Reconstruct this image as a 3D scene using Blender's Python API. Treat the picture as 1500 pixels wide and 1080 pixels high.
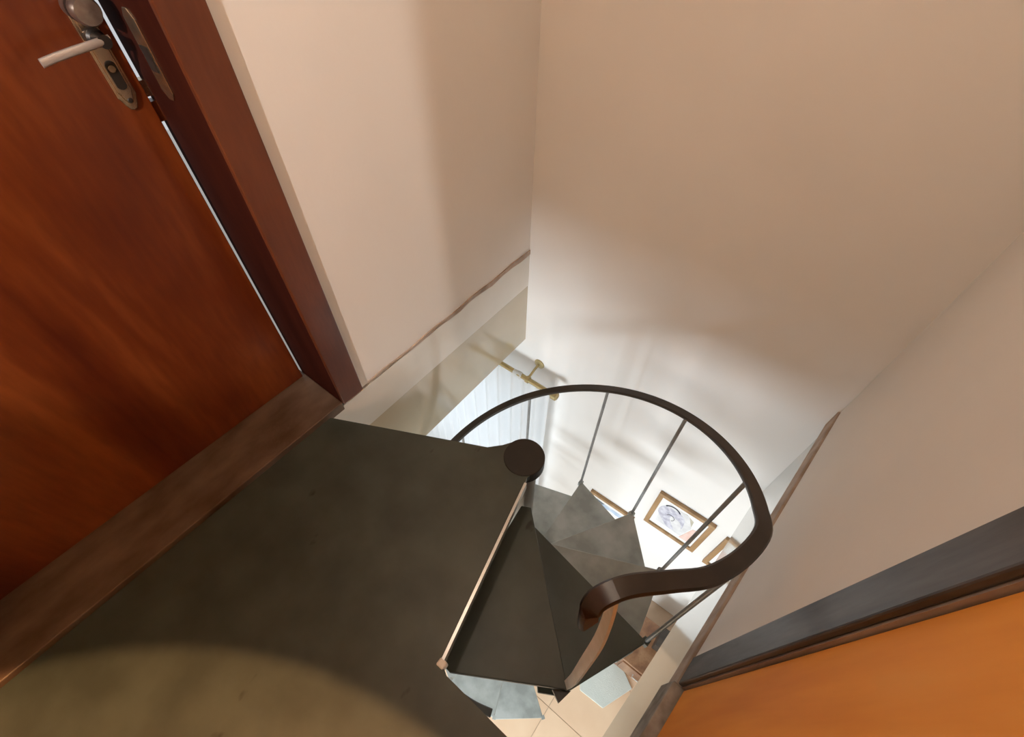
import bpy, bmesh, math, random
from mathutils import Vector, Matrix, noise as mnoise
random.seed(4)
for o in list(bpy.data.objects): bpy.data.objects.remove(o)
scene = bpy.context.scene
COL = scene.collection

# ------------------------------------------------------------------ camera
CAM_H = 1.36
R = ((0.7917, 0.4805, -0.3775), (0.6104, -0.6125, 0.5023), (0.0092, -0.6281, -0.7780))   # image right / down / forward -> world
cd = bpy.data.cameras.new('camera'); cam = bpy.data.objects.new('camera', cd); COL.objects.link(cam)
cd.sensor_fit = 'HORIZONTAL'; cd.sensor_width = 36.0; cd.lens = 36.0 * 680.0 / 1500.0
cd.clip_start = 0.02; cd.clip_end = 100
right = Vector((R[0][0], R[1][0], R[2][0])); down = Vector((R[0][1], R[1][1], R[2][1])); fwd = Vector((R[0][2], R[1][2], R[2][2]))
m = Matrix.Identity(4)
for i in range(3):
    m[i][0] = right[i]; m[i][1] = -down[i]; m[i][2] = -fwd[i]
m[2][3] = CAM_H
cam.matrix_world = m
scene.camera = cam

# ------------------------------------------------------------------ world, daylight, exposure
w = bpy.data.worlds.new('world'); scene.world = w; w.use_nodes = True
w.node_tree.nodes['Background'].inputs[0].default_value = (0.90, 0.92, 0.96, 1)
w.node_tree.nodes['Background'].inputs[1].default_value = 0.6
vs = scene.view_settings
vs.view_transform = 'Standard'; vs.look = 'None'; vs.gamma = 1.0; vs.use_curve_mapping = False
vs.exposure = 0.12

def area(name, loc, aim, sx, sy, power, colr):
    l = bpy.data.lights.new(name, 'AREA'); l.shape = 'RECTANGLE'; l.size = sx; l.size_y = sy; l.energy = power; l.color = colr
    o = bpy.data.objects.new(name, l); COL.objects.link(o); o.location = loc
    o.rotation_euler = (Vector(aim) - Vector(loc)).to_track_quat('-Z', 'Y').to_euler()
    return o
# daylight entering the two windows of the lower room
area('daylight_window_curtain', (-1.75, 1.72, -1.65), (-1.75, 0.0, -1.65), 1.3, 1.3, 3.0, (0.80, 0.90, 1.0))
area('daylight_window_south', (-0.2, -2.62, -1.6), (-0.2, 1.0, -1.6), 1.7, 1.2, 142, (0.82, 0.925, 1.0))
# well lamp and two added unseen spots for the upper light (fixtures further down)
LAMP_WELL = Vector((-0.38, 0.30, 2.33))
ADDED_HALL_SPOT = Vector((0.10, -2.40, 2.30))
ADDED_FLOOR_SPOT = Vector((0.06, -1.45, 2.37))
P_WELL, P_HALL, P_SPOT = 17.5, 315.0, 370.0
WARM = (1.0, 0.80, 0.63); SOFT = (1.0, 0.92, 0.86); AMBER = (1.0, 0.50, 0.20)

# ------------------------------------------------------------------ materials
def mat(name, c1, c2=None, scale=4.0, rough=0.6, metal=0.0, stretch=(1, 1, 1), detail=4.0, bump=0.0, bscale=60.0,
        lo=0.35, hi=0.65, spec=0.5, coat=0.0, transl=0.0):
    M = bpy.data.materials.new(name); M.use_nodes = True
    nt = M.node_tree; b = nt.nodes['Principled BSDF']
    b.inputs['Base Color'].default_value = (*c1, 1); b.inputs['Roughness'].default_value = rough; b.inputs['Metallic'].default_value = metal
    b.inputs['Specular IOR Level'].default_value = spec
    if coat: b.inputs['Coat Weight'].default_value = coat; b.inputs['Coat Roughness'].default_value = 0.12
    tc = nt.nodes.new('ShaderNodeTexCoord'); mp = nt.nodes.new('ShaderNodeMapping'); mp.inputs['Scale'].default_value = stretch
    nt.links.new(tc.outputs['Object'], mp.inputs['Vector'])
    if c2:
        n = nt.nodes.new('ShaderNodeTexNoise'); n.inputs['Scale'].default_value = scale; n.inputs['Detail'].default_value = detail
        nt.links.new(mp.outputs[0], n.inputs['Vector'])
        r = nt.nodes.new('ShaderNodeValToRGB'); r.color_ramp.elements[0].position = lo; r.color_ramp.elements[1].position = hi
        r.color_ramp.elements[0].color = (*c1, 1); r.color_ramp.elements[1].color = (*c2, 1)
        nt.links.new(n.outputs['Fac'], r.inputs[0]); nt.links.new(r.outputs[0], b.inputs['Base Color'])
    if bump:
        n2 = nt.nodes.new('ShaderNodeTexNoise'); n2.inputs['Scale'].default_value = bscale; n2.inputs['Detail'].default_value = 5
        nt.links.new(mp.outputs[0], n2.inputs['Vector'])
        bp = nt.nodes.new('ShaderNodeBump'); bp.inputs['Strength'].default_value = bump; bp.inputs['Distance'].default_value = 0.004
        nt.links.new(n2.outputs['Fac'], bp.inputs['Height']); nt.links.new(bp.outputs[0], b.inputs['Normal'])
    if transl:
        t = nt.nodes.new('ShaderNodeBsdfTranslucent'); t.inputs[0].default_value = (*c1, 1)
        mx = nt.nodes.new('ShaderNodeMixShader'); mx.inputs[0].default_value = transl
        nt.links.new(b.outputs[0], mx.inputs[1]); nt.links.new(t.outputs[0], mx.inputs[2])
        nt.links.new(mx.outputs[0], nt.nodes['Material Output'].inputs['Surface'])
    return M

def wood(name, dark, mid, light, freq=9.0, rough=0.35, coat=0.3):
    """veneer: cathedral grain running up the leaf (object z)"""
    M = bpy.data.materials.new(name); M.use_nodes = True
    nt = M.node_tree; b = nt.nodes['Principled BSDF']; b.inputs['Roughness'].default_value = rough
    b.inputs['Coat Weight'].default_value = coat; b.inputs['Coat Roughness'].default_value = 0.2
    tc = nt.nodes.new('ShaderNodeTexCoord'); mp = nt.nodes.new('ShaderNodeMapping'); mp.inputs['Scale'].default_value = (1.0, 1.0, 0.16)
    nt.links.new(tc.outputs['Object'], mp.inputs['Vector'])
    n = nt.nodes.new('ShaderNodeTexNoise'); n.inputs['Scale'].default_value = freq * 0.45; n.inputs['Detail'].default_value = 3; n.inputs['Distortion'].default_value = 0.9
    n2 = nt.nodes.new('ShaderNodeTexNoise'); n2.inputs['Scale'].default_value = freq * 7; n2.inputs['Detail'].default_value = 4
    nt.links.new(mp.outputs[0], n.inputs['Vector']); nt.links.new(mp.outputs[0], n2.inputs['Vector'])
    ma = nt.nodes.new('ShaderNodeMath'); ma.operation = 'MULTIPLY_ADD'; ma.inputs[1].default_value = 0.22
    nt.links.new(n2.outputs['Fac'], ma.inputs[0]); nt.links.new(n.outputs['Fac'], ma.inputs[2])
    r = nt.nodes.new('ShaderNodeValToRGB'); e = r.color_ramp.elements
    e[0].position = 0.42; e[0].color = (*dark, 1); e[1].position = 0.80; e[1].color = (*light, 1)
    k = e.new(0.60); k.color = (*mid, 1)
    nt.links.new(ma.outputs[0], r.inputs[0]); nt.links.new(r.outputs[0], b.inputs['Base Color'])
    return M

def stains(M, scale, colr, th):
    """small dark scuffs and drips with a shape of their own"""
    nt = M.node_tree; b = nt.nodes['Principled BSDF']; src = b.inputs['Base Color'].links[0].from_socket
    tc = nt.nodes.new('ShaderNodeTexCoord'); n = nt.nodes.new('ShaderNodeTexNoise'); n.inputs['Scale'].default_value = scale; n.inputs['Detail'].default_value = 3
    mp = nt.nodes.new('ShaderNodeMapping'); mp.inputs['Scale'].default_value = (1.6, 0.8, 1); mp.inputs['Rotation'].default_value = (0, 0, 0.6)
    nt.links.new(tc.outputs['Object'], mp.inputs['Vector']); nt.links.new(mp.outputs[0], n.inputs['Vector'])
    r = nt.nodes.new('ShaderNodeValToRGB'); r.color_ramp.elements[0].position = th; r.color_ramp.elements[1].position = th + 0.05
    r.color_ramp.elements[1].color = (0.8, 0.8, 0.8, 1)
    mx = nt.nodes.new('ShaderNodeMix'); mx.data_type = 'RGBA'; mx.inputs['B'].default_value = (*colr, 1)
    nt.links.new(n.outputs['Fac'], r.inputs[0]); nt.links.new(r.outputs[0], mx.inputs['Factor']); nt.links.new(src, mx.inputs['A'])
    nt.links.new(mx.outputs['Result'], b.inputs['Base Color'])
MT = {}
MT['knob_metal'] = mat('brushed_knob_metal', (0.30, 0.27, 0.25), (0.42, 0.39, 0.36), 60, 0.32, metal=0.85)
MT['plaster'] = mat('plaster_paint', (0.79, 0.755, 0.715), (0.83, 0.80, 0.765), 1.3, 0.75, bump=0.12, bscale=45)
MT['white_paint'] = mat('white_paint', (0.84, 0.83, 0.81), (0.87, 0.86, 0.84), 1.5, 0.7, bump=0.08, bscale=50)
MT['cream_gloss'] = mat('cream_gloss_paint', (0.72, 0.69, 0.62), (0.78, 0.75, 0.69), 3.0, 0.22, coat=0.5)
MT['tan_gloss'] = mat('tan_gloss_paint', (0.52, 0.44, 0.31), (0.56, 0.48, 0.35), 2.5, 0.13, coat=0.8)
MT['grey_gloss'] = mat('grey_gloss_paint', (0.20, 0.21, 0.175), (0.36, 0.37, 0.33), 5.0, 0.16, coat=0.8, stretch=(1, 1, 2.5))
MT['raw_edge'] = mat('raw_plaster_edge', (0.34, 0.25, 0.19), (0.50, 0.40, 0.33), 14, 0.85, bump=0.4)
MT['mahogany'] = wood('mahogany_veneer', (0.080, 0.010, 0.002), (0.14, 0.025, 0.004), (0.25, 0.062, 0.012))
MT['mahogany_frame'] = wood('mahogany_frame', (0.060, 0.013, 0.005), (0.095, 0.023, 0.008), (0.15, 0.042, 0.015), 14)
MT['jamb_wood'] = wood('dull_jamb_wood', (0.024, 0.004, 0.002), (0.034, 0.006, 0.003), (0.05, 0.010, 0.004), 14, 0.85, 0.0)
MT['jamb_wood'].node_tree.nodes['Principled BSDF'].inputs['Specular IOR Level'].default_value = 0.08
MT['strip_wood'] = wood('lit_rebate_wood', (0.16, 0.10, 0.08), (0.26, 0.19, 0.16), (0.42, 0.35, 0.30), 26, 0.6, 0.0)  # paler grain imitates light falling on this reveal
MT['dark_wood'] = wood('blackened_wood', (0.012, 0.009, 0.008), (0.026, 0.021, 0.020), (0.085, 0.078, 0.082), 18, 0.5, 0.12)
MT['honey'] = wood('honey_veneer', (0.74, 0.25, 0.040), (0.92, 0.38, 0.065), (0.96, 0.52, 0.14), 4.0, 0.6, 0.0)
MT['honey'].node_tree.nodes['Principled BSDF'].inputs['Specular IOR Level'].default_value = 0.2
MT['threshold'] = mat('worn_threshold', (0.085, 0.050, 0.028), (0.20, 0.14, 0.10), 7, 0.45, stretch=(2.2, 1, 1), bump=0.2, lo=0.3, hi=0.75)
MT['stone'] = mat('grey_stone', (0.12, 0.105, 0.09), (0.36, 0.33, 0.30), 22, 0.6, bump=0.3, lo=0.3, hi=0.7)
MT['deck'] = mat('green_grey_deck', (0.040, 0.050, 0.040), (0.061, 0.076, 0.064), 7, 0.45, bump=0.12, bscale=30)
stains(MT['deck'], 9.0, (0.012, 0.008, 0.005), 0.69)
MT['tread'] = mat('grey_tread_lit', (0.27, 0.285, 0.265), (0.44, 0.455, 0.435), 8, 0.48, bump=0.12, bscale=30)  # lightened, daylight on the lower treads is put into the colour
MT['collar'] = mat('brown_collar', (0.011, 0.0075, 0.0045), (0.018, 0.013, 0.008), 8, 0.55)
MT['rail'] = mat('brown_handrail', (0.022, 0.015, 0.010), (0.040, 0.029, 0.020), 10, 0.42)
MT['rail_end'] = mat('worn_rail_end', (0.012, 0.005, 0.004), (0.032, 0.013, 0.010), 30, 0.35)
MT['rod_metal'] = mat('grey_rod_paint', (0.22, 0.22, 0.215), (0.30, 0.30, 0.29), 20, 0.35, metal=0.2)
MT['pole_paint'] = mat('grey_pole_paint', (0.22, 0.22, 0.20), (0.28, 0.28, 0.26), 10, 0.3)
MT['worn_cream'] = mat('worn_cream_paint', (0.80, 0.76, 0.69), (0.88, 0.85, 0.80), 25, 0.4)
MT['bright_edge'] = mat('bare_metal_edge', (0.80, 0.81, 0.80), (0.88, 0.89, 0.88), 30, 0.16, metal=0.85)
MT['brass'] = mat('brass', (0.40, 0.31, 0.15), (0.50, 0.40, 0.20), 30, 0.40, metal=0.6)
MT['aged_brass'] = mat('aged_nickel_brass', (0.50, 0.40, 0.27), (0.66, 0.56, 0.42), 40, 0.25, metal=0.95)
MT['steel'] = mat('satin_steel', (0.62, 0.58, 0.55), (0.70, 0.66, 0.63), 40, 0.38, metal=0.6)
MT['black_metal'] = mat('black_metal', (0.015, 0.013, 0.012), (0.025, 0.022, 0.02), 40, 0.4)
MT['curtain'] = mat('sheer_curtain', (0.86, 0.88, 0.90), (0.90, 0.92, 0.94), 3, 0.9, transl=0.55)
MT['frame_wood'] = wood('pale_oak_frame', (0.27, 0.15, 0.065), (0.34, 0.20, 0.09), (0.42, 0.26, 0.13), 30, 0.5, 0.0)
MT['paper'] = mat('mount_paper', (0.80, 0.79, 0.76), (0.84, 0.83, 0.80), 3, 0.8)
MT['ink_lilac'] = mat('ink_lilac', (0.40, 0.39, 0.47), (0.64, 0.63, 0.69), 34, 0.8)
MT['ink_pale'] = mat('ink_pale', (0.62, 0.61, 0.62), (0.74, 0.73, 0.73), 24, 0.8)
MT['ink_beige'] = mat('ink_beige', (0.44, 0.40, 0.32), (0.56, 0.52, 0.44), 14, 0.8)
MT['ink_pink'] = mat('ink_pink', (0.70, 0.46, 0.38), (0.80, 0.58, 0.52), 20, 0.8)
MT['ink_black'] = mat('ink_black', (0.03, 0.03, 0.05), (0.06, 0.06, 0.08), 20, 0.8)
MT['ink_blue'] = mat('ink_blue', (0.36, 0.46, 0.62), (0.60, 0.68, 0.78), 16, 0.8)
MT['ink_slate'] = mat('ink_slate', (0.10, 0.13, 0.17), (0.20, 0.24, 0.28), 22, 0.8)
MT['peach_tile'] = mat('peach_tile', (0.78, 0.54, 0.36), (0.84, 0.61, 0.42), 3, 0.35)
MT['grout'] = mat('grout', (0.52, 0.38, 0.27), (0.58, 0.43, 0.31), 10, 0.8)
MT['rug_grey'] = mat('mottled_rug', (0.20, 0.18, 0.165), (0.56, 0.56, 0.56), 7, 0.95, stretch=(1, 1, 1), bump=0.4, bscale=220, lo=0.32, hi=0.56)
MT['rug_white'] = mat('rug_border', (0.62, 0.65, 0.64), (0.70, 0.73, 0.72), 20, 0.95, bump=0.4, bscale=220)
MT['rug_mint'] = mat('mint_mat', (0.60, 0.63, 0.58), (0.66, 0.68, 0.63), 6, 0.95, bump=0.4, bscale=220)
MT['chest'] = wood('chest_wood', (0.16, 0.065, 0.028), (0.24, 0.11, 0.05), (0.34, 0.18, 0.09), 12, 0.4)
MT['dark_box'] = mat('dark_wood_box', (0.035, 0.026, 0.02), (0.06, 0.045, 0.034), 12, 0.5)
MT['ceiling'] = mat('ceiling_paint', (0.80, 0.77, 0.72), (0.83, 0.80, 0.76), 2, 0.85)
MT['lamp_metal'] = mat('white_enamel', (0.8, 0.79, 0.77), (0.84, 0.83, 0.81), 8, 0.35)
def emit(name, c, s):
    M = bpy.data.materials.new(name); M.use_nodes = True; b = M.node_tree.nodes['Principled BSDF']
    b.inputs['Base Color'].default_value = (*c, 1); b.inputs['Emission Color'].default_value = (*c, 1); b.inputs['Emission Strength'].default_value = s
    return M
MT['lamp_glass'] = emit('lit_opal_glass', (1.0, 0.80, 0.58), 3.0)
def glassmat():
    M = bpy.data.materials.new('window_glass'); M.use_nodes = True; nt = M.node_tree
    t = nt.nodes.new('ShaderNodeBsdfTransparent'); t.inputs[0].default_value = (0.95, 0.97, 0.97, 1)
    g = nt.nodes.new('ShaderNodeBsdfGlossy'); g.inputs['Roughness'].default_value = 0.02
    x = nt.nodes.new('ShaderNodeMixShader'); x.inputs[0].default_value = 0.06
    nt.links.new(t.outputs[0], x.inputs[1]); nt.links.new(g.outputs[0], x.inputs[2]); nt.links.new(x.outputs[0], nt.nodes['Material Output'].inputs[0])
    return M
MT['glass'] = glassmat()

# ------------------------------------------------------------------ mesh helpers
class MB:
    def __init__(s): s.v = []; s.f = []
    def add(s, vs, fs):
        n = len(s.v); s.v += [tuple(v) for v in vs]; s.f += [tuple(i + n for i in f) for f in fs]; return s
    def box(s, x0, x1, y0, y1, z0, z1, T=None):
        vs = [(x, y, z) for z in (z0, z1) for y in (y0, y1) for x in (x0, x1)]
        if T: vs = [T(*v) for v in vs]
        return s.add(vs, [(0, 2, 3, 1), (4, 5, 7, 6), (0, 1, 5, 4), (2, 6, 7, 3), (0, 4, 6, 2), (1, 3, 7, 5)])
    def prism(s, poly, z0, z1, T=None):
        n = len(poly)
        vs = [(x, y, z0) for x, y in poly] + [(x, y, z1) for x, y in poly]
        if T: vs = [T(*v) for v in vs]
        return s.add(vs, [tuple(range(n))[::-1], tuple(range(n, 2 * n))] + [(i, (i + 1) % n, n + (i + 1) % n, n + i) for i in range(n)])
    def sweep(s, path, frames, prof, cap=True):
        """prof: list of (a,b); frames: list of (A,B) vectors"""
        n = len(prof); vs = []
        for p, (A, B) in zip(path, frames):
            for a, b in prof: vs.append(tuple(Vector(p) + A * a + B * b))
        fs = []
        for i in range(len(path) - 1):
            for j in range(n):
                k = (j + 1) % n
                fs.append((i * n + j, i * n + k, (i + 1) * n + k, (i + 1) * n + j))
        if cap: fs += [tuple(range(n))[::-1], tuple(range((len(path) - 1) * n, len(path) * n))]
        return s.add(vs, fs)
    def tube(s, path, r, seg=12):
        path = [Vector(p) for p in path]; fr = []; rr = r if isinstance(r, (list, tuple)) else [r] * len(path)
        ref = None
        for i, p in enumerate(path):
            t = (path[min(i + 1, len(path) - 1)] - path[max(i - 1, 0)]).normalized()
            if ref is None: ref = t.cross(Vector((0, 0, 1)) if abs(t.z) < 0.9 else Vector((1, 0, 0))).normalized()
            A = (ref - t * ref.dot(t)).normalized(); ref = A; fr.append((A * rr[i], t.cross(A) * rr[i]))
        return s.sweep(path, fr, [(math.cos(2 * math.pi * j / seg), math.sin(2 * math.pi * j / seg)) for j in range(seg)])
    def lathe(s, prof, c, axis='z', seg=24):
        vs = []; fs = []; n = len(prof)
        for j in range(seg):
            a = 2 * math.pi * j / seg
            for r, h in prof:
                p = (r * math.cos(a), r * math.sin(a), h)
                if axis == 'x': p = (p[2], p[0], p[1])
                if axis == 'y': p = (p[1], p[2], p[0])
                vs.append((p[0] + c[0], p[1] + c[1], p[2] + c[2]))
        for j in range(seg):
            k = (j + 1) % seg
            for i in range(n - 1): fs.append((j * n + i, k * n + i, k * n + i + 1, j * n + i + 1))
        return s.add(vs, fs)
    def build(s, name, material, parent=None, smooth=False, bevel=0.0, seg=2):
        me = bpy.data.meshes.new(name); me.from_pydata(s.v, [], s.f)
        bm = bmesh.new(); bm.from_mesh(me); bmesh.ops.recalc_face_normals(bm, faces=bm.faces); bm.to_mesh(me); bm.free()
        me.materials.append(MT[material] if isinstance(material, str) else material)
        o = bpy.data.objects.new(name, me); COL.objects.link(o)
        if parent: o.parent = parent
        if smooth:
            for p in me.polygons: p.use_smooth = True
            es = o.modifiers.new('edge', 'EDGE_SPLIT'); es.split_angle = math.radians(40)
        if bevel:
            b = o.modifiers.new('bevel', 'BEVEL'); b.width = bevel; b.segments = seg; b.limit_method = 'ANGLE'; b.angle_limit = math.radians(35)
        return o
def tag(o, label, cat, group=None, kind=None):
    o['label'] = label; o['category'] = cat
    if group: o['group'] = group
    if kind: o['kind'] = kind
    return o
def empty(name, label, cat, loc=(0, 0, 0), group=None, kind=None):
    o = bpy.data.objects.new(name, None); COL.objects.link(o); o.empty_display_size = 0.1
    o.location = (0, 0, 0)
    return tag(o, label, cat, group, kind)

# ------------------------------------------------------------------ layout constants (metres; landing level z = 0)
XA = -1.035                     # left wall face
YB = 1.50                       # back wall face
ZF = -2.93                      # lower floor
ZC = -0.62                      # underside of the floor slab
ZT = 2.45                       # upper ceiling
C0 = Vector((0.270, 0.30)); C1 = Vector((0.390, 1.50)); CD = (C1 - C0).normalized(); CN = Vector((CD.y, -CD.x))   # right wall line, CN points into the wall
def TC(s, off, z):              # right-wall frame: s along the wall from C0, off depth into the wall
    p = C0 + CD * s + CN * off; return (p.x, p.y, z)
SB = 1.206                      # s of the back corner

# ------------------------------------------------------------------ structure
DY0, DY1 = -0.70, 0.385         # left door opening
wl = MB()
wl.box(XA - 0.225, XA, DY1 + 0.0, YB + 0.2, 0.0, ZT)
wl.box(XA - 0.225, XA, -3.0, DY0, 0.0, ZT)
wl.box(XA - 0.225, XA, DY0, DY1, 2.12, ZT)
tag(wl.build('wall_left', 'plaster'), 'cream plastered stairwell wall that holds the mahogany door', 'wall', kind='structure')

WX0, WX1, WZ0, WZ1 = -2.45, -1.05, -2.35, -0.98      # lower window in the back wall
wb = MB()
wb.box(-3.6, WX0, YB, YB + 0.2, ZF, ZC + 0.02)
wb.box(WX1, 2.2, YB, YB + 0.2, ZF, ZC + 0.02)
wb.box(WX0, WX1, YB, YB + 0.2, ZF, WZ0)
wb.box(WX0, WX1, YB, YB + 0.2, WZ1, ZC + 0.02)
wb.box(-3.6, 2.2, YB, YB + 0.2, ZC + 0.02, ZT)
tag(wb.build('wall_back', 'plaster'), 'tall pale back wall running down past the spiral staircase', 'wall', kind='structure')

CS1, CS0 = 0.047, -0.72         # right door opening (s)
wc = MB()
wc.box(CS1 + 0.06, SB + 0.02, 0.0, 0.16, -0.06, ZT, TC)
wc.box(CS1, CS1 + 0.06, 0.0, 0.16, 0.0, ZT, TC)
wc.box(0.195, 0.40, -3.0, TC(CS0, 0, 0)[1] + 0.01, 0.0, ZT)
wc.box(CS0, CS1, 0.0, 0.16, 2.08, ZT, TC)
tag(wc.build('wall_right', 'plaster'), 'pinkish cream side wall on the right above the stairwell edge', 'wall', kind='structure')

# floor slab (ceiling of the lower room) round the well
sl = MB()
sl.box(-3.6, XA, -3.0, YB, ZC, -0.215)
tag(sl.build('trim_1', 'tan_gloss'), 'glossy tan painted slab edge under the left wall', 'slab edge', kind='structure')
sl = MB(); sl.box(-3.6, XA + 0.002, -3.0, YB, -0.215, -0.012)
tag(sl.build('trim_2', 'cream_gloss'), 'cream painted band along the top of the left slab edge', 'slab edge', kind='structure')
sl = MB(); sl.prism([TC(-3.0, 0.006, 0)[:2], TC(SB, 0.006, 0)[:2], (2.2, YB), (2.2, -2.68)], -0.82, -0.145)
tag(sl.build('trim_3', 'grey_gloss'), 'glossy grey green slab edge below the right wall', 'slab edge', kind='structure')
sl = MB(); sl.box(XA, 0.30, -3.0, -0.02, ZC, -0.03)
tag(sl.build('trim_4', 'white_paint'), 'painted concrete slab under the landing corridor', 'slab', kind='structure')

# rough brown lip under each wall
lip = MB(); n = 14
vs_ = []
for i in range(n + 1):
    y = 0.50 + (YB - 0.50) * i / n
    t = i / n
    h = 0.004 + 0.020 * t ** 0.8 + 0.004 * math.sin(i * 2.1)
    z = 0.004 + 0.004 * math.sin(i * 1.7)
    vs_.append((y, z - h, z + 0.002))
for i in range(n):
    (ya, a0, a1), (yb_, b0, b1) = vs_[i], vs_[i + 1]
    lip.add([(XA - .01, ya, a0), (XA + .005, ya, a0), (XA + .005, ya, a1), (XA - .01, ya, a1), (XA - .01, yb_, b0), (XA + .005, yb_, b0), (XA + .005, yb_, b1), (XA - .01, yb_, b1)],
            [(0, 4, 5, 1), (1, 5, 6, 2), (2, 6, 7, 3), (0, 3, 7, 4)] + ([(0, 1, 2, 3)] if i == 0 else []) + ([(4, 7, 6, 5)] if i == n - 1 else []))
tag(lip.build('trim_5', 'raw_edge'), 'thin uneven brown plaster lip along the foot of the left wall', 'trim', kind='structure')
lip = MB(); lip.box(-0.03, SB - 0.002, -0.008, 0.01, -0.150, -0.058, TC)
tag(lip.build('trim_6', 'raw_edge', bevel=0.004), 'brown worn lip along the foot of the right wall', 'trim', kind='structure')

# upper floor: corridor with the plate that reaches the column
SC = Vector((-0.368, 0.598)); SR = 0.590; SH = 0.2254; A0 = -76.2; DA = 33.5
def polar(a, r=SR, z=0.0): return (SC.x + r * math.cos(math.radians(a)), SC.y + r * math.sin(math.radians(a)), z)
LOBE = 0.066; PC = Vector((-0.402, 0.608)); FE = (-0.352, 0.556)
front = polar(A0)[:2]
poly = [(XA + 0.004, -3.0), (0.24, -3.0), (0.24, 0.008), (front[0] + 0.028, 0.012), front]
poly += [FE] + [(PC.x + LOBE * math.cos(math.radians(a)), PC.y + LOBE * math.sin(math.radians(a))) for a in range(-32, 150, 13)]
poly += [(-0.485, 0.600), (-0.520, 0.562), (XA + 0.015, 0.318)]
fl = MB().prism(poly, -0.03, 0.0).build('floor', 'deck')
tag(fl, 'dark green grey landing floor ending in a point at the stair column', 'floor', kind='structure')
e0 = Vector((*FE, 0)); e1 = Vector((*front, 0)); dv = (e1 - e0).normalized(); nv = Vector((-dv.y, dv.x, 0))
mb = MB(); a = e0 + dv * 0.02; b = e1
mb.add([a + nv * x + Vector((0, 0, z)) for z in (-0.034, 0.002) for x in (-0.001, 0.007)] + [b + nv * x + Vector((0, 0, z)) for z in (-0.034, 0.002) for x in (-0.001, 0.007)],
       [(0, 1, 3, 2), (4, 6, 7, 5), (0, 4, 5, 1), (2, 3, 7, 6), (0, 2, 6, 4), (1, 5, 7, 3)])
o = mb.build('edge_nosing', 'bright_edge', fl); o['label'] = 'bright bare metal edge'
mb = MB().box(front[0] - 0.006, front[0] + 0.016, front[1] - 0.012, front[1] + 0.008, -0.036, 0.003)
o = mb.build('corner_cap', 'worn_cream', fl, bevel=0.004); o['label'] = 'worn cream corner cap'

# lower room
tag(MB().box(-3.6, 2.2, -3.0, YB + 0.2, ZF - 0.1, ZF - 0.006).build('floor_lower', 'grout'), 'peach tiled floor of the room below', 'floor', kind='structure')
fl2 = bpy.data.objects['floor_lower']
me = None; TS = 0.46
for i in range(-3, 4):
    for j in range(-2, 4):
        x, y = i * TS + 0.12, j * TS - 0.10
        if y + TS > YB: continue
        if me is None:
            o = MB().box(0.002, TS - 0.002, 0.002, TS - 0.002, -0.02, 0.0).build('tile', 'peach_tile', fl2); me = o.data
        else:
            o = bpy.data.objects.new('tile', me); COL.objects.link(o); o.parent = fl2
        o.location = (x, y, ZF + random.uniform(-0.0006, 0.0006))
tag(MB().box(-3.8, -3.6, -3.0, YB + 0.2, ZF, ZC).build('wall_lower_left', 'white_paint'), 'white left wall of the room below', 'wall', kind='structure')
tag(MB().box(2.2, 2.4, -3.0, YB + 0.2, ZF, ZC).build('wall_lower_right', 'white_paint'), 'white right wall of the room below', 'wall', kind='structure')
sw = MB(); SX0, SX1, SZ0, SZ1 = -1.15, 0.75, -2.3, -0.95
sw.box(-3.6, SX0, -3.2, -3.0, ZF, ZC); sw.box(SX1, 2.2, -3.2, -3.0, ZF, ZC); sw.box(SX0, SX1, -3.2, -3.0, ZF, SZ0); sw.box(SX0, SX1, -3.2, -3.0, SZ1, ZC)
tag(sw.build('wall_lower_front', 'white_paint'), 'white window wall of the room below', 'wall', kind='structure')
def window(name, x0, x1, z0, z1, y, nx, nz, label):
    e = empty(name, label, 'window', kind='structure')
    f = MB(); t = 0.05
    f.box(x0, x0 + t, y - .03, y + .03, z0, z1); f.box(x1 - t, x1, y - .03, y + .03, z0, z1)
    f.box(x0 + t, x1 - t, y - .03, y + .03, z0, z0 + t); f.box(x0 + t, x1 - t, y - .03, y + .03, z1 - t, z1)
    f.build('window_frame', 'white_paint', e)
    for i in range(1, nx):
        x = x0 + (x1 - x0) * i / nx; MB().box(x - .015, x + .015, y - .02, y + .02, z0 + t, z1 - t).build('mullion', 'white_paint', e)
    for j in range(1, nz):
        z = z0 + (z1 - z0) * j / nz; MB().box(x0 + t, x1 - t, y - .018, y + .018, z - .015, z + .015).build('glazing_bar', 'white_paint', e)
    MB().box(x0 + t, x1 - t, y - .002, y + .002, z0 + t, z1 - t).build('pane', 'glass', e)
window('window_1', WX0, WX1, WZ0, WZ1, YB + 0.12, 2, 2, 'white framed window behind the sheer curtain downstairs')

# upper ceiling and the end of the corridor
tag(MB().box(-1.3, 0.9, -3.0, YB + 0.2, ZT, ZT + 0.1).build('ceiling', 'ceiling'), 'plain pale ceiling over the landing', 'ceiling', kind='structure')
tag(MB().box(-1.3, 0.9, -3.2, -3.0, ZC, ZT).build('wall_front', 'plaster'), 'plain wall closing the corridor behind the landing', 'wall', kind='structure')

pw = MB(); PX = -0.12  # added out of view, its jamb blocks the hall spot beyond the left wall
pw.box(PX, 0.20, -1.75, -1.65, 0.0, ZT); pw.box(XA, PX, -1.75, -1.65, 2.12, ZT)
tag(pw.build('wall_added_partition', 'plaster'), 'added unseen partition that cuts the corridor light to an upright edge', 'wall', kind='structure')

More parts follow.
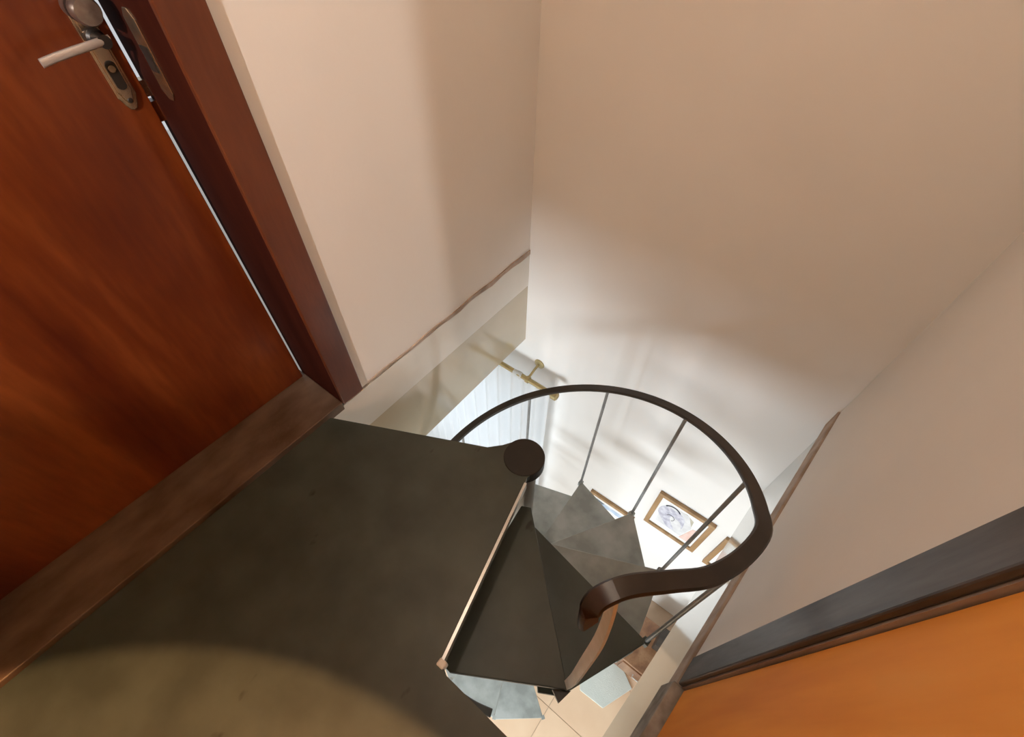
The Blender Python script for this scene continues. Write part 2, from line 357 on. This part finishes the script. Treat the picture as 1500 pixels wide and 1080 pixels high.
# ------------------------------------------------------------------ left door
d1 = empty('door_1', 'mahogany door with lever handle and wooden casing on the left', 'door', kind='structure')
XD = -1.235
leaf = MB().prism([(XD - 0.035, DY0 + 0.005), (XD, DY0 + 0.005), (XD, DY1 - 0.0165), (XD - 0.035, DY1 - 0.028)], 0.012, 2.09).build('door_leaf', 'mahogany', d1, bevel=0.002)
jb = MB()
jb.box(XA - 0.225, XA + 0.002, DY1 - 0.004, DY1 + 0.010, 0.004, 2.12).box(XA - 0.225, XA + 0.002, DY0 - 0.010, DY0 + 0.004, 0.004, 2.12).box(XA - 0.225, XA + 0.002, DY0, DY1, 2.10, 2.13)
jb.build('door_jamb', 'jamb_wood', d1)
cs = MB(); cs.box(XA - 0.001, XA + 0.014, DY1 - 0.004, DY1 + 0.082, 0.006, 2.20)
cs.build('door_casing', 'mahogany_frame', d1, bevel=0.003)
cs = MB(); cs.box(XA - 0.001, XA + 0.014, DY0 - 0.084, DY0 + 0.004, 0.006, 2.20); cs.build('door_casing', 'mahogany_frame', d1, bevel=0.003)
cs = MB(); cs.box(XA - 0.001, XA + 0.014, DY0 + 0.004, DY1 - 0.004, 2.112, 2.20); cs.build('door_casing', 'mahogany_frame', d1, bevel=0.003)
o = MB().box(XD - 0.04, XA + 0.004, DY0 - 0.0, DY1 - 0.004, -0.03, 0.010).build('threshold', 'threshold', d1, bevel=0.003); o['label'] = 'worn brown threshold board'
# lever handle on its long plate
PY = 0.332
def plate_outline():
    z0, z1, hw = 0.944, 1.196, 0.0185
    pts = []
    for sgn, zc in ((-1, z0), (1, z1)):
        seq = [(-hw, zc - sgn * 0.026), (-hw * 0.78, zc - sgn * 0.019), (-hw * 0.62, zc - sgn * 0.010), (-hw * 0.35, zc - sgn * 0.002), (0, zc),
               (hw * 0.35, zc - sgn * 0.002), (hw * 0.62, zc - sgn * 0.010), (hw * 0.78, zc - sgn * 0.019), (hw, zc - sgn * 0.026)]
        pts += seq if sgn == -1 else seq[::-1]
    return pts
pp = plate_outline()
hp = MB().prism(pp, 0, 0.006, lambda a, b, c: (XD + c, PY + a, b)).build('handle_plate', 'aged_brass', leaf, bevel=0.0018)
MB().prism([(a * 0.72, 1.07 + (b - 1.07) * 0.90) for a, b in pp], 0.0, 0.0085, lambda a, b, c: (XD + c, PY + a, b)).build('plate_relief', 'aged_brass', leaf, bevel=0.0015)
lv = MB(); lv.lathe([(0, 0), (0.0155, 0), (0.0155, 0.016), (0.011, 0.020), (0.011, 0.052), (0, 0.052)], (XD + 0.006, PY, 1.072), 'x')
lv.build('lever_rose', 'black_metal', leaf, smooth=True)
path = [(XD + 0.050, PY + 0.012, 1.073), (XD + 0.056, PY - 0.01, 1.073), (XD + 0.058, PY - 0.05, 1.071), (XD + 0.058, PY - 0.085, 1.068), (XD + 0.058, PY - 0.108, 1.065)]
fr = [(Vector((1, 0, 0)), Vector((0, 0, 1)))] * 5
prof = [(0.0042 * math.cos(t), 0.0072 * math.sin(t)) for t in [2 * math.pi * k / 14 for k in range(14)]]
lv = MB().sweep(path, fr, prof).build('lever', 'steel', leaf, smooth=True)
kn = MB().lathe([(0, 0.0), (0.020, 0.0), (0.020, 0.018), (0.0215, 0.020), (0.0215, 0.026), (0.018, 0.028), (0.018, 0.034), (0.022, 0.036), (0.0235, 0.052), (0.020, 0.060), (0, 0.062)], (XD + 0.006, PY - 0.002, 1.118), 'x').build('upper_knob', 'knob_metal', leaf, smooth=True)
MB().lathe([(0.0185, 0.027), (0.0222, 0.027), (0.0222, 0.035), (0.0185, 0.035)], (XD + 0.006, PY - 0.002, 1.118), 'x').build('knob_ring', 'black_metal', leaf, smooth=True)
kh = MB(); kh.prism([(0.0095 * math.cos(t), 1.008 + (0.016 if math.sin(t) >= 0 else -0.016) + 0.0095 * math.sin(t)) for t in [2 * math.pi * k / 20 for k in range(20)]], 0.0, 0.0105, lambda a, b, c: (XD + c, PY + a, b))
kh.build('keyhole_cover', 'black_metal', leaf, bevel=0.001)
MB().lathe([(0.0, 0.0125), (0.006, 0.0125), (0.0068, 0.011), (0.0068, 0.0)], (XD, PY - 0.001, 1.020), 'x').build('lock_cylinder', 'aged_brass', leaf, smooth=True)
for z in (0.963, 1.178):
    MB().lathe([(0.0, 0.0100), (0.0034, 0.0098), (0.0048, 0.0085), (0.0048, 0.0)], (XD, PY, z), 'x', 14).build('screw', 'black_metal', leaf, smooth=True)
MB().box(XD - 0.028, XD - 0.006, DY1 - 0.030, DY1 - 0.004, 0.955, 0.985).build('latch_bolt', 'aged_brass', leaf)
MB().box(XD - 0.028, XD - 0.006, DY1 - 0.030, DY1 - 0.004, 0.905, 0.945).build('latch_bolt', 'mahogany_frame', leaf)
sp = MB(); sp.prism([(-1.165, 0.985), (-1.150, 0.970), (-1.135, 0.970), (-1.122, 0.985), (-1.122, 1.105), (-1.135, 1.120), (-1.150, 1.120), (-1.165, 1.105)], DY1 - 0.008, DY1 - 0.003, lambda a, b, c: (a, c, b))
o = sp.build('strike_plate', 'aged_brass', d1, bevel=0.001); o['label'] = 'worn brass strike plate'
MB().box(-1.158, -1.130, DY1 - 0.0095, DY1 - 0.004, 1.020, 1.062).build('strike_hole', 'black_metal', d1)

# ------------------------------------------------------------------ right door
d2 = empty('door_2', 'honey orange door in a blackened wooden frame on the right', 'door', kind='structure')
MB().box(CS0 + 0.01, CS1 - 0.009, 0.003, 0.040, 0.012, 2.06, TC).build('door_leaf', 'honey', d2, bevel=0.002)
MB().box(CS1 - 0.006, CS1 + 0.002, -0.002, 0.14, 0.004, 2.07, TC).build('door_jamb', 'strip_wood', d2)
MB().box(CS0 - 0.002, CS0 + 0.005, 0.0, 0.14, 0.004, 2.07, TC).build('door_jamb', 'mahogany_frame', d2)
MB().box(CS1 - 0.003, CS1 + 0.074, -0.013, -0.002, 0.0, 2.15, TC).build('door_casing', 'dark_wood', d2, bevel=0.003)
MB().box(CS0 - 0.074, CS0 + 0.003, -0.013, -0.002, 0.0, 2.15, TC).build('door_casing', 'dark_wood', d2, bevel=0.003)
MB().box(CS0, CS1, -0.013, -0.002, 2.065, 2.15, TC).build('door_casing', 'dark_wood', d2, bevel=0.003)
o = MB().box(CS0, CS1 - 0.004, -0.024, 0.16, -0.115, 0.004, TC).build('threshold', 'stone', d2, bevel=0.003); o['label'] = 'grey stone threshold'

# ------------------------------------------------------------------ spiral staircase
st = empty('spiral_staircase', 'grey green spiral staircase with brown handrail winding down from the landing', 'staircase')
MB().lathe([(0, ZF), (0.046, ZF), (0.046, -0.03), (0.046, -0.028)], (PC.x, PC.y, 0), 'z', 32).build('column', 'pole_paint', st, smooth=True)
cl = MB(); pr = [(LOBE - 0.004) * 1.0]
cl.prism([(PC.x + (LOBE + 0.002) * math.cos(t), PC.y + (LOBE + 0.002) * math.sin(t)) for t in [2 * math.pi * k / 40 for k in range(40)]], -0.05, 0.003)
o = cl.build('column_cap', 'collar', st, bevel=0.003, seg=2); o['label'] = 'dark brown round cap of the centre column'
NT = 12
def tread_poly(k):
    a1 = A0 + DA * k; a0 = a1 - DA - 7
    p = [polar(a1, 0.05)[:2], polar(a1, SR)[:2], polar(a1 - DA * 0.998, SR)[:2], polar(a0, SR * 0.97)[:2], polar(a0, 0.05)[:2]]
    return p
for k in range(1, NT + 1):
    z = -SH * k
    t = MB().prism(tread_poly(k)[::-1], z - 0.028, z).build('tread', 'tread' if k > 2 else 'deck', st, bevel=0.0025)  # top two darker, their dimmer light is put into the paint
    # lug that carries the baluster
    a1 = A0 + DA * k
    c = Vector(polar(a1, SR - 0.004, z)); u = Vector((math.cos(math.radians(a1)), math.sin(math.radians(a1)), 0)); v = Vector((-u.y, u.x, 0))
    if k == 1:
        tri = [c + u * 0.028 - v * 0.030, c + u * 0.006 + v * 0.012, c - u * 0.006 - v * 0.040]
        mb = MB(); zz = -0.030
        mb.add([p + Vector((0, 0, zz)) for p in tri] + [p + Vector((0, 0, zz - 0.02)) for p in tri], [(0, 1, 2), (5, 4, 3), (0, 3, 4, 1), (1, 4, 5, 2), (2, 5, 3, 0)])
        mb.build('bracket', 'black_metal', t)
    else:
        mb = MB(); vs_ = [c + u * x + v * y + Vector((0, 0, q)) for q in (-0.032, 0.004) for y in (-0.011, 0.011) for x in (-0.012, 0.012)]
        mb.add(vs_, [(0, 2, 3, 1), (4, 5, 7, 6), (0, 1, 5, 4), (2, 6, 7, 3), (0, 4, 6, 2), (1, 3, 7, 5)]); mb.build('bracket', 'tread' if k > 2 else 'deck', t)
# handrail: a helix that flattens and curls inwards at its upper end
def rail_z(a): return 0.164 - 0.00645 * (a - 28.5)
pts = [Vector((0.012, 0.222, 0.430)), Vector((0.004, 0.228, 0.475)), Vector((0.008, 0.250, 0.500)), Vector((0.037, 0.294, 0.505)), Vector((0.093, 0.357, 0.475)), Vector((0.156, 0.434, 0.425)), Vector((0.204, 0.539, 0.370))]
for a in range(5, 300, 8): pts.append(Vector(polar(a, 0.600, rail_z(a))))
def spline(P, sub=6):
    out = []
    for i in range(len(P) - 1):
        p0, p1, p2, p3 = P[max(i - 1, 0)], P[i], P[i + 1], P[min(i + 2, len(P) - 1)]
        for j in range(sub):
            t = j / sub
            out.append(0.5 * ((2 * p1) + (-p0 + p2) * t + (2 * p0 - 5 * p1 + 4 * p2 - p3) * t * t + (-p0 + 3 * p1 - 3 * p2 + p3) * t ** 3))
    out.append(P[-1]); return out
RP = spline(pts, 5)
def rframes(P):
    fr = []; refA = None
    for i, p in enumerate(P):
        t = (P[min(i + 1, len(P) - 1)] - P[max(i - 1, 0)]).normalized()
        A = t.cross(Vector((0, 0, 1)))
        if A.length < 0.35 and refA is not None: A = refA
        A = (A - t * A.dot(t)).normalized()
        if refA is not None and A.dot(refA) < 0: A = -A
        refA = A
        fr.append((A, A.cross(t).normalized()))
    return fr
hw, ht, ch = 0.0195, 0.007, 0.004
prof = [(-hw, -ht + ch), (-hw + ch, -ht), (hw - ch, -ht), (hw, -ht + ch), (hw, ht - ch), (hw - ch, ht), (-hw + ch, ht), (-hw, ht - ch)]
FR = rframes(RP); cut = 13
hr = MB().sweep(RP[cut:], FR[cut:], prof).build('handrail', 'rail', st, smooth=True)
o = MB().sweep(RP[:cut + 1], FR[:cut + 1], [(a * 1.02, b * 1.3) for a, b in prof]).build('rail_curl', 'rail_end', hr, smooth=True); o['label'] = 'dark reddish curled rail end'
# worn cream flat strip that ties the rail end to the first tread
c1 = Vector(polar(A0 + DA, SR - 0.012, -SH))
sp_ = spline([c1 + Vector((0.0, 0.0, 0.0)), c1 + Vector((0.004, 0.012, 0.10)), Vector((0.058, 0.235, 0.02)), Vector((0.053, 0.258, 0.20)), Vector((0.040, 0.268, 0.36)), Vector((0.026, 0.272, 0.485))], 5)
fr = rframes(sp_); fr = [((Vector((0.78, -0.62, 0))).normalized(), Vector((0.62, 0.78, 0)).normalized())] * len(sp_)
wd = [(0.011 + 0.004 * math.sin(math.pi * i / (len(sp_) - 1))) for i in range(len(sp_))]
mb = MB(); vsx = []; q = 0.004
for p, (A, B), wi in zip(sp_, fr, wd):
    vsx += [p + A * -wi + B * -q, p + A * wi + B * -q, p + A * wi + B * q, p + A * -wi + B * q]
fs = [(0, 1, 2, 3), tuple(len(vsx) - 4 + i for i in (3, 2, 1, 0))]
for i in range(len(sp_) - 1):
    for j in range(4): fs.append((i * 4 + j, i * 4 + (j + 1) % 4, i * 4 + 4 + (j + 1) % 4, i * 4 + 4 + j))
o = mb.add(vsx, fs).build('baluster', 'worn_cream', st, smooth=True); o['label'] = 'flat worn cream end baluster'
for k in range(2, 10):
    a = A0 + DA * k
    b0 = Vector(polar(a, SR - 0.004, -SH * k - 0.02)); b1 = Vector(polar(a, 0.600, rail_z(a) - 0.004))
    if k == 2: b1 = Vector((0.225, 0.560, 0.352))
    MB().tube([b0, b1], 0.0068, 12).build('baluster', 'rod_metal', st, smooth=True)

# ------------------------------------------------------------------ curtain and rod
cr = empty('curtain_rod', 'brass curtain rod on a wall bracket under the left slab edge', 'curtain rod')
RY, RZ = 1.385, -0.80
MB().tube([(-2.60, RY, RZ), (-0.745, RY, RZ)], 0.0150, 16).build('rod', 'brass', cr, smooth=True)
MB().lathe([(0, 0.0), (0.018, 0), (0.026, 0.006), (0.026, 0.036), (0.018, 0.042), (0.007, 0.042), (0.006, 0.036), (0, 0.036)], (-0.757, RY, RZ), 'x').build('finial', 'brass', cr, smooth=True)
for x in (-0.925, -2.45):
    b = MB().tube([(x, YB, RZ + 0.035), (x, YB - 0.05, RZ + 0.030), (x, RY + 0.012, RZ + 0.012)], 0.0075, 10).build('bracket', 'brass', cr, smooth=True)
    MB().lathe([(0, 0), (0.034, 0), (0.032, -0.006), (0.012, -0.010), (0, -0.010)], (x, YB, RZ + 0.036), 'y').build('bracket_rose', 'brass', b, smooth=True)
    MB().lathe([(0.016, -0.010), (0.021, -0.010), (0.021, 0.010), (0.016, 0.010)], (x, RY, RZ), 'x').build('rod_ring', 'brass', b, smooth=True)
cu = MB(); nx, nz = 260, 10
cvs = []; x0, x1 = -2.50, -0.775
for j in range(nz + 1):
    z = RZ - 0.012 - (RZ - 0.012 - (ZF + 0.03)) * j / nz
    for i in range(nx + 1):
        x = x0 + (x1 - x0) * i / nx
        amp = 0.016 + 0.010 * j / nz
        y = RY + amp * math.sin(x * 62 + 0.9 * math.sin(x * 7)) + 0.006 * math.sin(x * 23 + j * 0.25)
        cvs.append((x, y, z))
cfs = [(j * (nx + 1) + i, j * (nx + 1) + i + 1, (j + 1) * (nx + 1) + i + 1, (j + 1) * (nx + 1) + i) for j in range(nz) for i in range(nx)]
ce = empty('sheer_curtain', 'long white sheer curtain hanging in folds from the brass rod', 'curtain')
cu.add(cvs, cfs); o = cu.build('curtain_panel', 'curtain', ce, smooth=False)
for p in o.data.polygons: p.use_smooth = True
hd = MB(); hv = []
for i in range(nx + 1):
    x = x0 + (x1 - x0) * i / nx; k = 0.003 * math.sin(x * 62)
    for t in range(9):
        an = math.pi * (t / 8) * 1.0
        hv.append((x, RY - 0.020 * math.cos(an) * 1.0 + k, RZ - 0.016 + 0.037 * math.sin(an)))
hf = [(i * 9 + t, (i + 1) * 9 + t, (i + 1) * 9 + t + 1, i * 9 + t + 1) for i in range(nx) for t in range(8) if not (-1.16 < x0 + (x1 - x0) * i / nx < -1.03 or -0.97 < x0 + (x1 - x0) * i / nx)]
o = hd.add(hv, hf).build('curtain_heading', 'curtain', ce)
for p in o.data.polygons: p.use_smooth = True

# ------------------------------------------------------------------ pictures on the back wall
def picture(label, x0, x1, z0, z1, shapes):
    e = empty('picture_frame', label, 'picture', group='small framed pictures on the lower back wall')
    T = lambda a, b, c: (a, YB - c, b)
    fw = 0.030
    for (a0, a1, b0, b1) in ((x0, x1, z1 - fw, z1), (x0, x1, z0, z0 + fw), (x0, x0 + fw, z0 + fw, z1 - fw), (x1 - fw, x1, z0 + fw, z1 - fw)):
        MB().prism([(a0, b0), (a1, b0), (a1, b1), (a0, b1)], 0.001, 0.024, T).build('frame_bar', 'frame_wood', e, bevel=0.003)
    MB().prism([(x0 + fw, z0 + fw), (x1 - fw, z0 + fw), (x1 - fw, z1 - fw), (x0 + fw, z1 - fw)], 0.001, 0.010, T).build('mount', 'paper', e)
    W, H = x1 - x0, z1 - z0
    for i, (nm, mt, pts) in enumerate(shapes):
        MB().prism([(x0 + u * W, z0 + v * H) for u, v in pts], 0.009, 0.0105 + 0.0004 * i, T).build(nm, mt, e)
def blob(cx, cy, rx, ry, n=20, rot=0.0, wob=0.0):
    out = []
    for k in range(n):
        t = 2 * math.pi * k / n; r = 1 + wob * math.sin(3 * t + 1) + wob * 0.5 * math.sin(5 * t)
        x, y = rx * r * math.cos(t), ry * r * math.sin(t)
        out.append((cx + x * math.cos(rot) - y * math.sin(rot), cy + x * math.sin(rot) + y * math.cos(rot)))
    return out
def arc(cx, cy, r0, r1, a0, a1, n=12):
    A = [math.radians(a0 + (a1 - a0) * k / n) for k in range(n + 1)]
    return [(cx + r0 * math.cos(t), cy + r0 * math.sin(t)) for t in A] + [(cx + r1 * math.cos(t), cy + r1 * math.sin(t)) for t in A[::-1]]
picture('oak framed drawing with lilac figure and pink corner, beside the tall right baluster', 0.008, 0.358, -1.690, -1.255, [
    ('beige_wash', 'ink_beige', [(0.42, 0.50), (0.62, 0.46), (0.72, 0.60), (0.70, 0.76), (0.55, 0.84), (0.40, 0.80)]),
    ('pale_wash', 'ink_pale', [(0.17, 0.20), (0.66, 0.18), (0.74, 0.55), (0.60, 0.82), (0.24, 0.84), (0.15, 0.60)]),
    ('figure', 'ink_lilac', blob(0.38, 0.50, 0.23, 0.29, 28, 0.6, 0.08)),
    ('figure_light', 'ink_pale', blob(0.50, 0.40, 0.09, 0.21, 18, 0.55, 0.10)),
    ('pink_wash', 'ink_pink', [(0.66, 0.14), (0.88, 0.14), (0.88, 0.62), (0.76, 0.56)]),
    ('ink_arc', 'ink_black', arc(0.33, 0.66, 0.14, 0.165, 35, 150)),
    ('ink_line', 'ink_black', arc(0.36, 0.50, 0.07, 0.078, -60, 160))])
picture('oak framed blue seascape half hidden behind the stair treads', -0.390, -0.045, -2.200, -1.770, [
    ('sky_wash', 'ink_blue', [(0.14, 0.14), (0.86, 0.14), (0.86, 0.80), (0.14, 0.80)]),
    ('headland', 'ink_slate', [(0.16, 0.66), (0.28, 0.70), (0.36, 0.80), (0.16, 0.82)]),
    ('cloud', 'paper', blob(0.55, 0.60, 0.20, 0.09, 18, 0.1, 0.12)),
    ('shore', 'ink_slate', [(0.14, 0.14), (0.86, 0.14), (0.86, 0.34), (0.5, 0.40), (0.14, 0.30)])])
picture('framed picture mostly hidden by the right slab edge', 0.432, 0.780, -1.720, -1.300, [
    ('wash', 'ink_lilac', [(0.16, 0.16), (0.84, 0.16), (0.84, 0.84), (0.16, 0.84)])])

# ------------------------------------------------------------------ things on the lower floor
mm = MB().prism([(0.445, 0.600), (0.560, 0.840), (0.300, 1.000), (0.165, 0.720), (0.250, 0.590)][::-1], ZF, ZF + 0.010).build('floor_mat', 'rug_mint', None, bevel=0.003)
tag(mm, 'pale mint mat lying in front of the small wooden chest', 'mat')
chs = empty('wooden_chest', 'small reddish wooden chest standing under the right slab edge', 'chest')
cb = MB().box(0.36, 0.80, 0.90, 1.22, ZF, ZF + 0.36).build('body', 'chest', chs, bevel=0.004)
MB().box(0.345, 0.815, 0.885, 1.235, ZF + 0.36, ZF + 0.395).build('lid', 'chest', chs, bevel=0.006)
dr = MB().box(0.39, 0.77, 0.888, 0.902, ZF + 0.06, ZF + 0.30).build('drawer', 'chest', chs, bevel=0.003)
MB().tube([(0.50, 0.888, ZF + 0.19), (0.50, 0.868, ZF + 0.19), (0.62, 0.868, ZF + 0.19), (0.62, 0.888, ZF + 0.19)], 0.006, 8).build('handle', 'steel', dr, smooth=True)
bx = empty('dark_box', 'dark wooden box on top of the chest near the back wall', 'box')
MB().box(0.50, 0.70, 1.07, 1.20, ZF + 0.396, ZF + 0.52).build('body', 'dark_box', bx, bevel=0.004)
MB().box(0.495, 0.705, 1.065, 1.205, ZF + 0.52, ZF + 0.545).build('lid', 'dark_box', bx, bevel=0.004)

# ------------------------------------------------------------------ lamps of the upper level, shield and spots added for their light
we = empty('lamp_with_added_shield', 'unseen bare bulb lamp with an added flat shield darkening the landing', 'lamp')
p = LAMP_WELL; n2 = Vector((0.449, 0.893, 0)); u2 = Vector((0.893, -0.449, 0))
def shield(u, nn, zz): return tuple(Vector((p.x, p.y, 0)) + u2 * u + n2 * nn + Vector((0, 0, zz)))
MB().box(-0.30, 0.30, -0.048, -0.040, p.z - 0.26, ZT, shield).build('shield', 'black_metal', we)  # added plate, keeps the bulb's light off the near landing
MB().lathe([(0, ZT), (0.03, ZT), (0.03, ZT - 0.045), (0, ZT - 0.045)], (p.x, p.y, 0), 'z', 24).build('holder', 'lamp_metal', we, smooth=True)
MB().lathe([(0, 0.075), (0.013, 0.072), (0.014, 0.055), (0.026, 0.030), (0.030, 0.008), (0.024, -0.016), (0, -0.026)], (p.x, p.y, p.z), 'z', 24).build('bulb', 'lamp_glass', we, smooth=True)
l = bpy.data.lights.new('lamp_light', 'POINT'); l.energy = P_WELL; l.color = WARM; l.shadow_soft_size = 0.03
o = bpy.data.objects.new('lamp_light', l); COL.objects.link(o); o.location = p - Vector((0, 0, 0.06)); o.parent = we
def spotlight(p, aim, power, colr, size, blend, label):
    e = empty('added_spotlight', label, 'lamp'); d = (Vector(aim) - p).normalized(); qt = d.to_track_quat('-Z', 'Y')
    Q = qt.to_matrix()
    def T(mb): mb.v = [tuple(Q @ Vector(v) + p) for v in mb.v]; return mb
    T(MB().lathe([(0, 0.075), (0.036, 0.070), (0.045, 0.050), (0.045, -0.035), (0.041, -0.035), (0.041, 0.045), (0, 0.050)], (0, 0, 0), 'z', 28)).build('can', 'lamp_metal', e, smooth=True)
    T(MB().lathe([(0, 0.018), (0.016, 0.020), (0.026, 0.030), (0.026, 0.046), (0, 0.046)], (0, 0, 0), 'z', 20)).build('bulb', 'lamp_glass', e, smooth=True)
    MB().tube([(p.x, p.y, ZT), (p.x, p.y, p.z + 0.04)], 0.008, 10).build('stem', 'lamp_metal', e, smooth=True)
    MB().lathe([(0, ZT), (0.04, ZT), (0.04, ZT - 0.012), (0, ZT - 0.012)], (p.x, p.y, 0), 'z', 24).build('ceiling_plate', 'lamp_metal', e, smooth=True)
    l = bpy.data.lights.new('spot_light', 'SPOT'); l.energy = power; l.color = colr; l.spot_size = math.radians(size); l.spot_blend = blend; l.shadow_soft_size = 0.004
    o = bpy.data.objects.new('spot_light', l); COL.objects.link(o); o.location = p; o.rotation_euler = qt.to_euler(); o.parent = e
spotlight(ADDED_HALL_SPOT, ADDED_HALL_SPOT + Vector((-0.375, 0.927, -0.345)), P_HALL, SOFT, 40, 0.35, 'added unseen spotlight tilted to brighten the left wall')  # added source for the bright part of the left wall
spotlight(ADDED_FLOOR_SPOT, ADDED_FLOOR_SPOT + Vector((0, 0.0001, -1)), P_SPOT, AMBER, 61, 0.06, 'added unseen spotlight making the lit strip of corridor floor')  # added source, its cone edge draws the lit floor boundary
